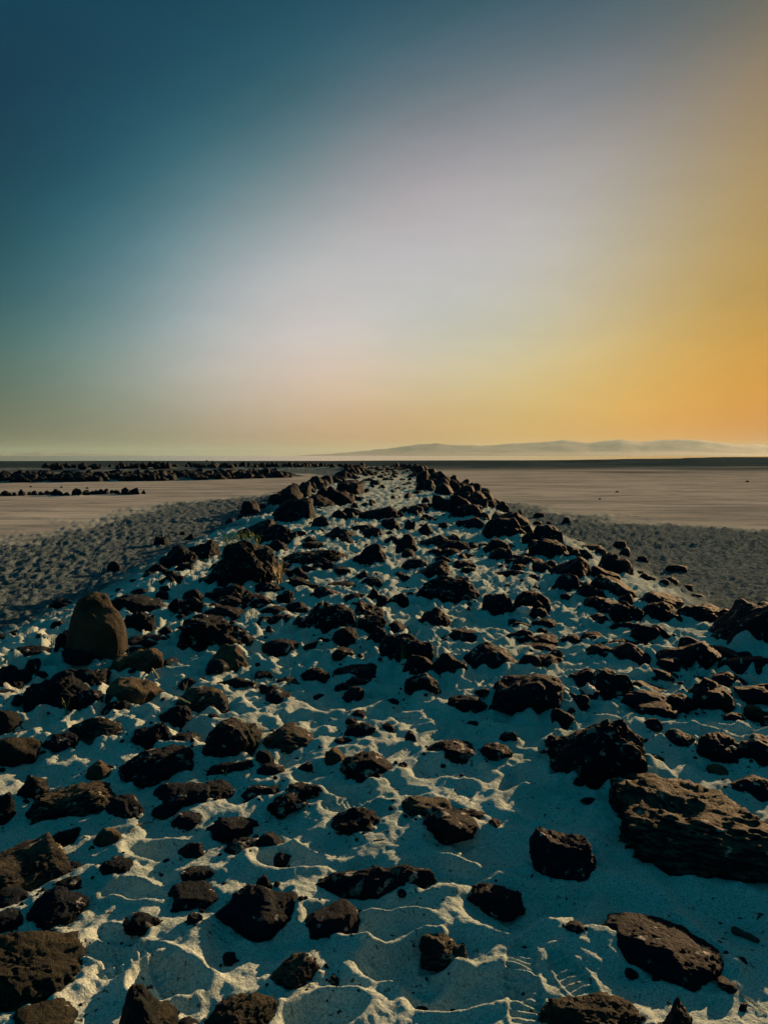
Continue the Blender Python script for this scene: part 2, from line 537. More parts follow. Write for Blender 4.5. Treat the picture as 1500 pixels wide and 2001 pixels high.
def rock_shape(seed, style, level, W, D, H, prof):
    """vertices of one stone that stands on z = 0 with its foot below; prof = outline of its top from one end to the other"""
    rng = np.random.default_rng(seed)
    p, faces = ICO[level]
    r = np.ones(len(p))
    npl = {'o': 6, 'r': 9, 'b': 15, 's': 12, 'f': 12, 'p': 10}[style]
    lo, hi = {'o': (0.80, 0.97), 'r': (0.68, 0.95), 'b': (0.52, 0.88), 's': (0.58, 0.92), 'f': (0.58, 0.90), 'p': (0.62, 0.92)}[style]
    for _ in range(npl):
        n = rng.normal(size=3); n /= np.linalg.norm(n)
        d = p @ n
        cut = rng.uniform(lo, hi) / np.maximum(d, 1e-3)
        r = np.where(d > 0.05, -np.log(np.exp(-70 * r) + np.exp(-70 * np.minimum(cut, 3))) / 70, r)
    nsm = {'o': 16, 'r': 24, 'b': 60, 's': 60, 'f': 70, 'p': 60}[style] if level >= 3 else 14
    for _ in range(nsm):
        n = rng.normal(size=3); n /= np.linalg.norm(n)
        d = p @ n
        cut = rng.uniform(0.84, 1.0) * rng.uniform(0.97, 1.0) / np.maximum(d, 1e-3)
        r = np.where(d > 0.6, -np.log(np.exp(-90 * r) + np.exp(-90 * np.minimum(cut, 2))) / 90, r)
    e = {'o': 0.92, 'r': 0.95, 'b': 0.86, 's': 0.85, 'f': 0.9, 'p': 0.9}[style]
    q = p * r[:, None]
    q = np.sign(q) * np.abs(q) ** e
    off = rng.uniform(-50, 50, 3)
    asp = np.array([1.0, D / W, max(0.35, 1.2 * H / W)])      # keep the relief in proportion on flat stones
    s = p * asp + off
    lump, mid_a, fin = {'o': (0.05, 0.022, 0.014), 'r': (0.16, 0.05, 0.018), 'b': (0.17, 0.07, 0.03), 's': (0.17, 0.07, 0.03), 'f': (0.22, 0.10, 0.045), 'p': (0.25, 0.11, 0.04)}[style]
    disp = lump * fbm(s * 1.6, 3, seed % 97) * 1.6
    if style in 'fs':                                          # bedding: relief drawn out along tilted layers
        bx = rng.normal(size=3) * [0.35, 0.3, 1.0]; bx /= np.linalg.norm(bx)
        s = s + np.outer(s @ bx, bx) * 1.2
        s = s * 0.8
    m4 = fbm(s * 5.0, 3, seed % 89 + 3)
    disp += mid_a * ((1 - 2 * np.abs(m4)) - 0.55 if style in 'fp' else m4)
    if level >= 4:
        f4 = fbm(s * 14.0, 3, seed % 83 + 7)
        disp += fin * (1 - 2.4 * np.abs(f4)) if style in 'fp' else fin * f4 * 1.4
    if style in 'fs':
        ax = rng.normal(size=3) * [0.5, 0.4, 1.0]; ax /= np.linalg.norm(ax)
        w = (s @ ax) * (6 if style == 'f' else 5) + 2.2 * m4
        disp += (0.060 if style == 'f' else 0.04) * ((w % 1.0) ** 2 - 0.4)
    if style in 'b' and level >= 4:
        w = (s @ rng.normal(size=3)) * 2.2 + 0.4 * m4
        disp += 0.03 * (np.abs((w % 1.0) - 0.5) * 2 - 0.5)
    q = q * (1 + disp)[:, None]
    q[:, 0] = (q[:, 0] - (q[:, 0].max() + q[:, 0].min()) / 2) / ((q[:, 0].max() - q[:, 0].min()) / 2)
    q[:, 1] = (q[:, 1] - (q[:, 1].max() + q[:, 1].min()) / 2) / ((q[:, 1].max() - q[:, 1].min()) / 2)
    q[:, 2] /= q[:, 2].max()
    pr = np.array([int(c) for c in prof], float); pr /= pr.max()
    top = np.interp(q[:, 0], np.linspace(-1, 1, len(pr)), pr)
    # soften the outline so it has no kinks
    top = 0.5 * top + 0.25 * (np.interp(q[:, 0] - .12, np.linspace(-1, 1, len(pr)), pr) + np.interp(q[:, 0] + .12, np.linspace(-1, 1, len(pr)), pr))
    z0 = 0.04 * H
    env = np.clip(1 - np.abs(q[:, 0]) ** 2.4, 0, 1) ** (1 / 2.4)
    top = np.clip(top / np.maximum(env, 0.62), 0.12, 1.1)
    z = np.where(q[:, 2] > 0, z0 + (H - z0) * q[:, 2] * top, z0 + q[:, 2] * (0.45 * H + 0.02))
    return np.stack([q[:, 0] * W / 2, q[:, 1] * D / 2, z], 1), faces


# ------------------------------------------------------------------ the stones, read off the photograph
# x0 y0 x1 y1 (outline in the photograph), outline of the top, style, material
ROCKS_TXT = """
33 1484 94 1542 5984 f d|52 1506 236 1592 677886 f d|205 1541 280 1590 588875 r b|-14 1520 32 1584 889 r b|98 1598 166 1633 38874 f b
181 1596 235 1638 6996 r B|-60 1628 142 1724 7777898 s d|296 1516 412 1567 69875 s b|295 1551 357 1578 7997 r b|370 1506 458 1548 79985 s b
332 1570 396 1599 6874 f b|400 1573 508 1621 499762 f b|433 1615 508 1659 58985 f p|347 1626 398 1660 4895 r b|190 1664 260 1699 48985 f b
108 1699 158 1724 589 r b|48 1720 174 1792 688874 f b|-30 1720 60 1762 8985 r b|-30 1762 42 1802 786 r b|85 1779 116 1801 686 r b
-80 1796 178 1962 99887643 f m|325 1707 432 1759 489873 s b|352 1680 420 1708 5996 s b|415 1701 590 1803 79998654 b b|585 1740 706 1805 588985 r b
240 1783 314 1817 4875 f p|365 1776 396 1798 797 r b|215 1880 352 2045 24986431 b m|28 1953 152 2016 38863 b m|385 1920 562 2030 47986 f m
330 1958 392 2012 3784 f b|434 1831 461 1851 596 r b|660 1463 776 1523 4799864 p p|632 1452 681 1488 6995 r B
470 1513 562 1548 58796 p p|520 1538 602 1583 47975 p p|560 1528 628 1562 5896 p p|640 1564 746 1623 37986 p p|765 1544 886 1590 58987653 f d
815 1576 936 1637 58998652 p p|884 1573 948 1594 3893 s b|555 1658 858 1730 345669987 p p|534 1640 566 1661 394 b b|498 1694 534 1732 497 f b
905 1708 1028 1763 4788754 f b|815 1786 914 1862 898765 f d|525 1842 628 1910 368997 f d|640 1874 662 1893 495 b b|755 1977 802 2025 3973 b b
498 1599 560 1640 79852 f b|1030 1602 1166 1703 7899987 s b|1155 1516 1590 1702 8999998877 f d|1165 1777 1409 1888 357998654 s b|1104 1799 1141 1819 696 r b
1042 1936 1272 2035 3678887 f m|1278 1914 1362 2045 24974 f d|1055 1383 1262 1523 345789998 p p|948 1316 1112 1396 588999876 r b|1074 1378 1122 1413 4984 b b
1110 1306 1182 1348 5899 r b|1148 1309 1238 1363 699985 r p|1228 1320 1318 1357 88654 s b|1213 1354 1303 1384 689986 r b|1242 1377 1323 1404 799996 r b
1338 1321 1442 1387 4799864 r b|1390 1309 1462 1344 479643 s b|1432 1334 1530 1377 35799 b b|1444 1366 1504 1397 4985 f m|1484 1384 1530 1412 588 r b
1298 1360 1362 1391 48864 f b|1414 1381 1458 1404 4985 b b|1256 1404 1294 1426 4985 f b|1288 1419 1357 1458 48975 f p|1258 1454 1308 1480 4874 f b
1360 1429 1452 1482 578876 f b|1438 1430 1540 1492 68998 r p|1380 1481 1424 1502 3984 r B|1418 1503 1510 1552 37886 s b|1268 1249 1412 1305 3467789976 b b
1378 1266 1448 1292 68754 s b|1184 1257 1270 1298 578963 r b|1138 1261 1202 1290 47986 s b|1168 1234 1252 1264 378974 r b|1252 1209 1314 1246 479975 r b
1228 1222 1288 1250 5886 f b|1281 1289 1342 1314 48875 r b|1328 1306 1390 1326 79997 r b|1268 1317 1314 1332 4883 s b|1398 1284 1520 1318 3478996 s b
1130 1223 1188 1247 68984 s b|1094 1228 1142 1247 4985 f b|988 1220 1044 1246 4798 r b|1034 1233 1090 1251 4898 f b|1020 1246 1088 1267 689985 r b
1040 1279 1104 1302 58986 f b|1068 1265 1100 1284 498 b b|1034 1199 1088 1221 6984 f b|1049 1215 1070 1228 696 r b|1000 1209 1036 1223 8964 s b
999 1148 1076 1198 5899863 r b|940 1157 1004 1203 689998 r b|1028 1189 1068 1205 4884 r b|1138 1166 1218 1192 588643 f b|1138 1191 1192 1213 25984 b b
1188 1175 1262 1216 468886 f b|1243 1163 1332 1208 587876 f b|1318 1168 1424 1212 688978 f b|1208 1155 1242 1178 3796 b b|1233 1144 1334 1180 34798765 b b
1372 1158 1590 1268 5568899999 b b|1190 1211 1262 1227 48874 s b|809 1126 942 1178 788998997 p p|809 1184 884 1229 599984 p b|857 1224 948 1254 257998754 s b
901 1252 1022 1311 488876532 r p|736 1239 850 1300 58999876 p b|785 1276 852 1321 4899865 r b|842 1270 916 1326 889875 r b|569 1167 698 1238 566789988 p p
498 1189 584 1224 4878998 p p|689 1171 758 1212 899987 b p|688 1204 762 1238 578875 f b|646 1225 702 1265 389974 b b|710 1224 758 1262 468985 f b
754 1217 798 1242 38964 b b|510 1251 576 1279 258974 s b|588 1240 626 1269 3797 r b|618 1234 654 1252 4985 f b|553 1254 588 1267 483 s b
636 1270 692 1290 3896 p p|649 1284 742 1314 4899886 r b|670 1309 732 1327 78764 s b|585 1291 648 1324 479864 f b|538 1309 592 1327 4875 f p
652 1320 686 1337 587 r b|666 1327 712 1355 38997 r b|497 1299 535 1315 6985 s b|505 1321 528 1337 596 b b|518 1343 570 1366 38954 p p
611 1340 634 1353 585 r b|757 1352 779 1365 485 r b|788 1313 862 1354 378976 f p|873 1361 954 1388 378985 s b|904 1393 948 1410 3883 s b
670 1402 736 1434 257996 f p|674 1392 698 1410 495 b b|745 1399 772 1420 7986 b b|790 1416 814 1445 4974 b b|684 1380 714 1394 3863 s b
830 1441 930 1480 247998763 p p|936 1452 1002 1480 37864 p p|974 1424 1012 1452 3796 f b|503 1401 626 1460 346898642 f d|498 1457 536 1490 7985 r b
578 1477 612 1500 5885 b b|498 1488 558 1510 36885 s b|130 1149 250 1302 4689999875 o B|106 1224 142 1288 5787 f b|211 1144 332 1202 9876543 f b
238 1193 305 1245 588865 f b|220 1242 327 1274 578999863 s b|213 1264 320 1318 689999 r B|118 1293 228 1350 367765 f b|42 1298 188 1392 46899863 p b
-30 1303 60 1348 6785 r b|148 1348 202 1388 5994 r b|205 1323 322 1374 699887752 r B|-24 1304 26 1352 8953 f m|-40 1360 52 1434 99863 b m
-30 1426 80 1484 789864 r m|192 1361 260 1396 25894 f b|129 1385 240 1446 378999863 f d|84 1429 155 1460 378886 r b|250 1384 336 1449 2566897 p b
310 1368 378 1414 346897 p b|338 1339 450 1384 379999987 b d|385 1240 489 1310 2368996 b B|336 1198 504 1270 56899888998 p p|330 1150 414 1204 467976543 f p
394 1178 494 1214 688999864 r b|405 1311 500 1334 257953 s b|340 1311 392 1342 3796 f b|384 1384 512 1472 3458998765 b d|334 1424 394 1450 57884 s b
164 1470 222 1512 378964 f B|228 1449 382 1517 3788999876 p p|44 1274 88 1312 26893 b b|28 1256 108 1282 3677642 s b|404 1473 512 1502 3467864 f b
411 1044 556 1144 6788999988877665 p d|310 1054 388 1102 258974 f b|364 1048 432 1088 589998 f b|282 1097 330 1124 148963 b b|336 1095 378 1117 4895 f b
304 1114 364 1140 578985 s b|303 1144 330 1162 4986 b b|388 1113 434 1140 24687 b b|353 1139 404 1170 689976 r b|398 1133 484 1168 467986 f b
478 1128 562 1152 578864 f b|418 1156 484 1182 479765 r b|466 1148 542 1178 788998 p p|538 1141 574 1168 596 b b|496 1171 564 1200 2578863 f b
328 1163 358 1202 6985 r b|498 1020 588 1064 57899865 b b|496 1037 548 1062 58986 r p|518 1054 562 1078 269964 b b|533 970 624 1022 46899986 b b
534 994 570 1022 7985 b b|566 993 608 1020 986531 b b|452 1010 540 1044 1235789 s b|598 964 654 992 589864 b b|610 947 664 987 37998653 b b
638 950 694 988 688975 b b|654 934 714 968 4799864 b b|606 1004 650 1032 388962 b b|646 994 678 1015 7985 b b|666 989 714 1012 48864 f b
698 988 782 1017 4678998 f b|743 1009 784 1034 588985 r b|623 1026 700 1055 457899972 b b|678 1016 742 1040 4898764 r b|708 1029 748 1052 5875 f b
545 1068 686 1107 456678999 f p|618 1087 666 1113 389753 b b|684 1055 764 1106 2458998654 b b|588 1056 634 1070 589875 s b|588 1047 620 1060 484 s b
558 1104 604 1129 278952 b b|584 1102 624 1118 6853 s b|646 1110 686 1122 3884 s b|688 1113 724 1134 3695 f b|702 1124 750 1142 3897 p p
609 1136 692 1168 689986532 b p|636 1126 708 1147 789876 f b|716 1139 742 1168 24963 b b|670 1159 718 1174 4885 s b|756 1157 800 1185 589972 b b
734 1163 768 1189 7984 f b|782 1092 837 1115 389998 r b|768 1113 792 1124 383 s b|558 1123 618 1145 388753 f b|558 1164 602 1187 5895 f b
812 1097 884 1133 2346789973 b b|841 963 884 1000 58987 b b|872 963 928 1008 589876 b b|918 974 954 996 999986 b b|872 983 944 1014 7899987 b b
948 990 1034 1034 467789964 b b|934 1010 1034 1054 4789999863 b b|886 1009 948 1032 788985 r b|772 1038 816 1079 68975 b b|815 1019 850 1047 489863 b b
788 1014 812 1037 596 b b|818 1044 882 1067 3568964 s b|870 1044 904 1060 4985 r b|853 1056 919 1080 4799985 r b|913 1061 934 1074 585 r b
783 1073 814 1092 6894 r b|833 1073 867 1087 4885 f b|863 1071 902 1090 57863 f b|846 1083 892 1104 789742 r b|883 1096 932 1110 588864 s b
940 1051 999 1080 689986 r b|950 1068 1002 1098 479878 r b|942 1110 1034 1125 23457864 s b|903 1077 928 1090 4873 s b|806 983 844 1000 4895 r b
820 1003 858 1017 388643 r b|770 998 790 1012 596 b b|1041 1022 1100 1065 6899865 r b|1018 1038 1084 1064 899998 s b|1028 1051 1114 1092 478999864 b b
998 1081 1062 1110 5799986 r b|994 1099 1032 1117 6985 s b|1096 1058 1138 1084 986532 b b|1118 1068 1158 1092 6985 b b|1128 1064 1182 1077 388886 s b
1163 1068 1237 1114 357999974 b b|1038 1090 1094 1121 478976 b b|1073 1083 1156 1133 5678999864 b b|1143 1096 1212 1128 998653 r b|1148 1118 1244 1168 68999875432 r p
1072 1118 1134 1158 3589984 r b|1115 1133 1186 1173 678654 f b|1094 1160 1120 1170 686 r b|1042 1123 1056 1131 585 r b|812 914 838 942 69986 b b
834 919 870 940 4898642 b b|810 934 850 958 58984 b b|846 938 892 968 4898753 b b
"""
# stones that someone could name at a glance: their outline's first two numbers -> label
NAMED = {
    (130, 1149): 'tall standing brown boulder with one sunlit face at the jetty edge',
    (411, 1044): 'big dark angular boulder with a tuft of green leaves on its peak',
    (1155, 1518): 'huge flat-topped layered slab with rough sunlit top and black front face',
    (1055, 1383): 'bulky pitted boulder spotted with white salt behind the huge layered slab',
    (1372, 1158): 'massive black boulder rising at the jetty edge towards the sun, above smooth shaded sand',
    (1165, 1777): 'pointed flat dark slab lying alone in shaded sand below the huge layered slab',
    (1030, 1602): 'smooth square dark block beside the left end of the huge layered slab',
    (415, 1701): 'large black angular block with a flat shaded front, between sand footprints',
    (585, 1740): 'dark rounded boulder touching the large black angular block',
    (555, 1658): 'long low pitted outcrop half buried under pale sand',
    (660, 1463): 'rounded pitted boulder speckled with white salt, a smaller round stone against it',
    (632, 1452): 'small round brown stone leaning on a salt-speckled pitted boulder',
    (215, 1880): 'pointed mossy rock with one sunlit ridge beside trampled yellow sand',
    (-80, 1796): 'big rough mossy boulder sloping down to yellow sunlit sand',
    (181, 1596): 'small ball-shaped brown stone alone on the shaded sand',
    (205, 1323): 'smooth rounded brown boulder glowing in sun below the standing boulder',
    (213, 1264): 'blunt brown block with sunlit end beside the standing boulder',
    (220, 1242): 'flat dark slab resting on a brown block beside the standing boulder',
    (385, 1240): 'brown wedge-shaped boulder with sunlit upper face on the sand',
    (384, 1384): 'dark pyramid-shaped boulder with a tuft of dry grass at its foot',
    (338, 1339): 'box-shaped dark rock with one sunlit crumbling end',
    (228, 1449): 'low oval pitted boulder speckled with salt near the pyramid-shaped boulder',
    (250, 1384): 'twisted crusty rock with a hollow in its side',
    (336, 1198): 'wide knobbly dark outcrop with salt along its top edge',
    (736, 1239): 'large domed boulder with green grass blades growing in front of it',
    (785, 1276): 'rounded rock at the foot of the domed grassy boulder',
    (842, 1270): 'rounded rock wedged between the domed grassy boulder and a salt-spotted one',
    (901, 1252): 'tapering salt-spotted boulder sloping down into the sand',
    (569, 1167): 'broad pitted block with one pale dry stalk leaning on it',
    (948, 1316): 'large smooth dark boulder with pale salt lumps beside it',
    (999, 1148): 'round-topped smooth boulder, larger of a pair standing in the sand',
    (940, 1157): 'round smooth boulder, smaller of a pair standing in the sand',
    (809, 1126): 'long knobbly salt-dotted block in the middle of the jetty',
    (809, 1184): 'dome-shaped pitted boulder below a long knobbly block',
    (545, 1068): 'long log-shaped rock with a sunlit blunt end',
    (684, 1055): 'saddle-shaped boulder with a sunlit flank in mid jetty',
    (1163, 1068): 'flat-topped block standing apart on the salt crust outside the jetty edge',
    (765, 1544): 'two-humped layered slab lying against an oval salt-spotted rock',
    (815, 1576): 'oval salt-spotted rock with a two-humped slab behind it',
    (815, 1786): 'narrow rock slanting into bright trampled sand',
    (1338, 1321): 'smooth dark boulder with a pale rim of light near flat oval stones',
    (790, 1416): 'small upright pointed stone alone in the trampled sand',
    (1278, 1914): 'jagged narrow peak of rock with flecks of sun on its flank',
    (1042, 1936): 'broad mossy slab with sunlit patches beside a jagged narrow peak',
    (525, 1842): 'rough rock beside a yellow sunlit sand ridge and a small angular chip',
    (52, 1506): 'wide layered boulder with rough sunlit end and a round stone against it',
    (-60, 1628): 'broad flat slab with sharp sunlit corner over shaded sand',
    (905, 1708): 'thin ridged rock almost buried in smooth shaded sand',
    (1148, 1309): 'salt-dusted rounded rock with pale salt lumps at its foot',
    (1268, 1249): 'long low wedge-shaped rock in front of the massive black boulder',
    (533, 970): 'broad-backed boulder in the ridge along the shaded jetty edge',
    (934, 1010): 'broadest black boulder in the ridge along the sunward jetty edge',
}
BOUNDS = []          # (x, y, W, D, H, yaw)
SPECS = []           # every stone: dict


def spec_from_box(x0, y0, x1, y1, prof, style, mat, seed):
    P = at((x0 + x1) / 2, y1)
    depth = P.y * CP + (CAM_H - P.z) * SP
    W = (x1 - x0) * depth / F_PX
    _, ty, tz = ray((x0 + x1) / 2, y0)
    D = (0.85 if style in 'rb' else 0.95) * W
    dist0 = math.hypot(P.x, P.y)
    for _ in range(12):
        H = CAM_H + (P.y + 0.5 * D) * tz / ty - P.z
        if H >= 0.19 * W or D < 0.34 * W:
            break
        D *= 0.85
    H = max(H, 0.14 * W)
    H = min(H, 1.6 * W)
    dirv = Vector((P.x, P.y, 0)).normalized()
    c = Vector((P.x, P.y, 0)) + dirv * (D * 0.44)
    return dict(x=c.x, y=c.y, z=P.z, W=W, D=D, H=H, yaw=-math.atan2(P.x, P.y), prof=prof, style=style, mat=mat, seed=seed, px=(x1 - x0))


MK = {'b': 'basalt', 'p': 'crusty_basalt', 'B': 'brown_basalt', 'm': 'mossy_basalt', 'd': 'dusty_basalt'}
i = 0
for line in ROCKS_TXT.strip().splitlines():
    for rec in line.split('|'):
        t = rec.split()
        x0, y0, x1, y1 = map(float, t[:4])
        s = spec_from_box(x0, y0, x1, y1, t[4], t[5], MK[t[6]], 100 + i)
        s['label'] = NAMED.get((int(x0), int(y0)))
        s['hand'] = True
        s['box'] = (int(x0), int(y0))
        SPECS.append(s)
        i += 1
N_HAND = len(SPECS)

PROFS = ['58985', '4899864', '369974', '788876', '2589863', '47998', '5896', '899987', '367998654']


def scatter(x, y, W, rng, seed, style=None, mat=None, zoff=0.0, tall=None):
    H = W * (tall if tall else rng.uniform(0.45, 0.8))
    z = float(base_z(np.array([x]), np.array([y]))[0]) + zoff
    px = W / max(0.5, y) * F_PX
    SPECS.append(dict(x=x, y=y, z=z, W=W, D=W * rng.uniform(0.65, 1.0), H=H, yaw=rng.uniform(0, 6.28), prof=PROFS[int(rng.integers(len(PROFS)))],
                      style=style or 'rbbfsb'[int(rng.integers(6))], mat=mat or ('basalt' if rng.random() < 0.8 else 'crusty_basalt'), seed=seed, px=px, label=None, hand=False))


rg = np.random.default_rng(5)
sd = 5000


def far_center(y):
    return float(np.interp(y, JETTY[:6, 1], JETTY[:6, 0]))


# crest stones along both edges towards the far end, and fill between them
yy = 40.0
while yy < 106:
    for side in (-1, 1):
        for _ in range(3):
            w = 2.7 + 1.5 * rg.random()
            y = yy + rg.uniform(-1.0, 1.0)
            scatter(far_center(y) + side * w, y, rg.uniform(0.4, 1.0), rg, sd, 'b' if rg.random() < 0.6 else 'f', tall=rg.uniform(0.45, 0.8)); sd += 1
    for _ in range(4):
        y = yy + rg.uniform(-1.0, 1.0)
        scatter(far_center(y) + rg.uniform(-2.6, 2.6), y, rg.uniform(0.2, 0.6), rg, sd, tall=rg.uniform(.3, .55)); sd += 1
    yy += 1.9
# gaps in the middle distance
for side, ys in ((-1, np.arange(24, 41, 0.8)), (1, np.arange(23, 41, 0.7))):
    for y in ys:
        scatter(side * rg.uniform(2.9, 4.4), y + rg.uniform(-.4, .4), rg.uniform(0.35, 0.9), rg, sd, 'b' if rg.random() < 0.6 else 'f', tall=rg.uniform(.55, .85)); sd += 1
for _ in range(90):
    y = 10 + 31 * rg.random() ** 0.8
    scatter(rg.uniform(-2.9, 3.0), y, rg.uniform(0.12, 0.42), rg, sd, tall=rg.uniform(.35, .6)); sd += 1


def along(line, n, hw, wlo, whi, zoff=0.0, tall=(0.6, 0.9)):
    global sd
    seg = np.hypot(*(line[1:] - line[:-1]).T)
    cum = np.r_[0, np.cumsum(seg)]
    for _ in range(n):
        s = rg.uniform(0, cum[-1])
        x = np.interp(s, cum, line[:, 0]); y = np.interp(s, cum, line[:, 1])
        k = min(np.searchsorted(cum, s, 'right') - 1, len(seg) - 1)
        tx, ty = (line[k + 1] - line[k]) / seg[k]
        o = rg.uniform(-hw, hw)
        if abs(math.atan2(x - ty * o, y + tx * o)) > 0.62:
            continue
        scatter(x - ty * o, y + tx * o, rg.uniform(wlo, whi), rg, sd, tall=rg.uniform(*tall)); sd += 1


along(COIL[1:], 1150, 4.1, 0.3, 1.0, tall=(.35, .62))
along(JETTY[5:8], 150, 3.0, 0.4, 1.1, tall=(.5, .8))
# a low straggling row of small stones on the flat
for x in np.arange(-20.5, -12.2, 0.19):
    y = 35.5 + (x + 20) * 0.32 + 0.5 * math.sin(x * 2.1)
    scatter(float(x), y + rg.uniform(-.25, .25), rg.uniform(0.14, 0.46), rg, sd, tall=rg.uniform(.5, .85)); sd += 1
# stray stones out on the smooth flats
for px, py, w in ((1205, 962, .16), (1172, 976, .12), (1460, 942, .25), (937, 953, .14), (935, 967, .12), (120, 953, .2), (60, 952, .18), (170, 955, .2), (404, 902, 1.0), (415, 902, .8)):
    q = at(px, py)
    scatter(q.x, q.y, w, rg, sd, 'b', 'basalt', tall=.5); sd += 1
# stones that have rolled off the edges onto the crust
for _ in range(46):
    side = -1 if rg.random() < .5 else 1
    scatter(side * (4.0 + 1.3 * rg.random() ** 1.5), rg.uniform(9, 40), rg.uniform(.12, .4), rg, sd, 'bfs'[int(rg.integers(3))], tall=rg.uniform(.35, .6)); sd += 1
# the jetty edge goes on beside the camera
for x, y, w in ((3.6, 2.3, .9), (3.9, 3.5, 1.1), (3.6, 1.1, .7), (-3.2, 1.7, 1.0), (-3.6, 0.6, 1.2), (3.9, 0.2, 1.0), (4.2, 5.2, .9)):
    scatter(x, y, w, rg, sd, 'b', 'basalt', tall=.55); sd += 1
N_MAIN = len(SPECS)
# small stones that lie about on the sand of the jetty
for _ in range(480):
    d = 2.0 + 22 * rg.random() ** 1.3
    x = rg.uniform(-3.6, 3.6)
    scatter(x, d, float(np.clip(rg.lognormal(-3.15, 0.6), 0.012, 0.17) * (0.6 if d < 4 else 1.0)), rg, sd, 'bsf'[int(rg.integers(3))], zoff=-0.006, tall=rg.uniform(.22, .5)); sd += 1

for s_ in SPECS[:N_HAND]:
    if s_['y'] > 14:
        continue
    for _ in range(int(rg.integers(2, 7))):
        a = rg.uniform(0, 6.283)
        ex, ey = s_['W'] * 0.5 * rg.uniform(1.0, 1.3) * math.cos(a), s_['D'] * 0.5 * rg.uniform(1.0, 1.3) * math.sin(a)
        c_, n_ = math.cos(s_['yaw']), math.sin(s_['yaw'])
        scatter(s_['x'] + ex * c_ - ey * n_, s_['y'] + ex * n_ + ey * c_, float(np.clip(s_['W'] * rg.uniform(.03, .12), .012, .075)), rg, sd, 'bfs'[int(rg.integers(3))], zoff=-0.004, tall=rg.uniform(.3, .6)); sd += 1

for _ in range(150):
    y = rg.uniform(4.2, 13)
    scatter(rg.uniform(-3.7, -0.6) if rg.random() < .6 else rg.uniform(1.0, 4.2), y, rg.uniform(.07, .24), rg, sd, 'bsf'[int(rg.integers(3))], zoff=-0.01, tall=rg.uniform(.25, .5)); sd += 1

# ------------------------------------------------------------------ the ground: one sheet to the horizon


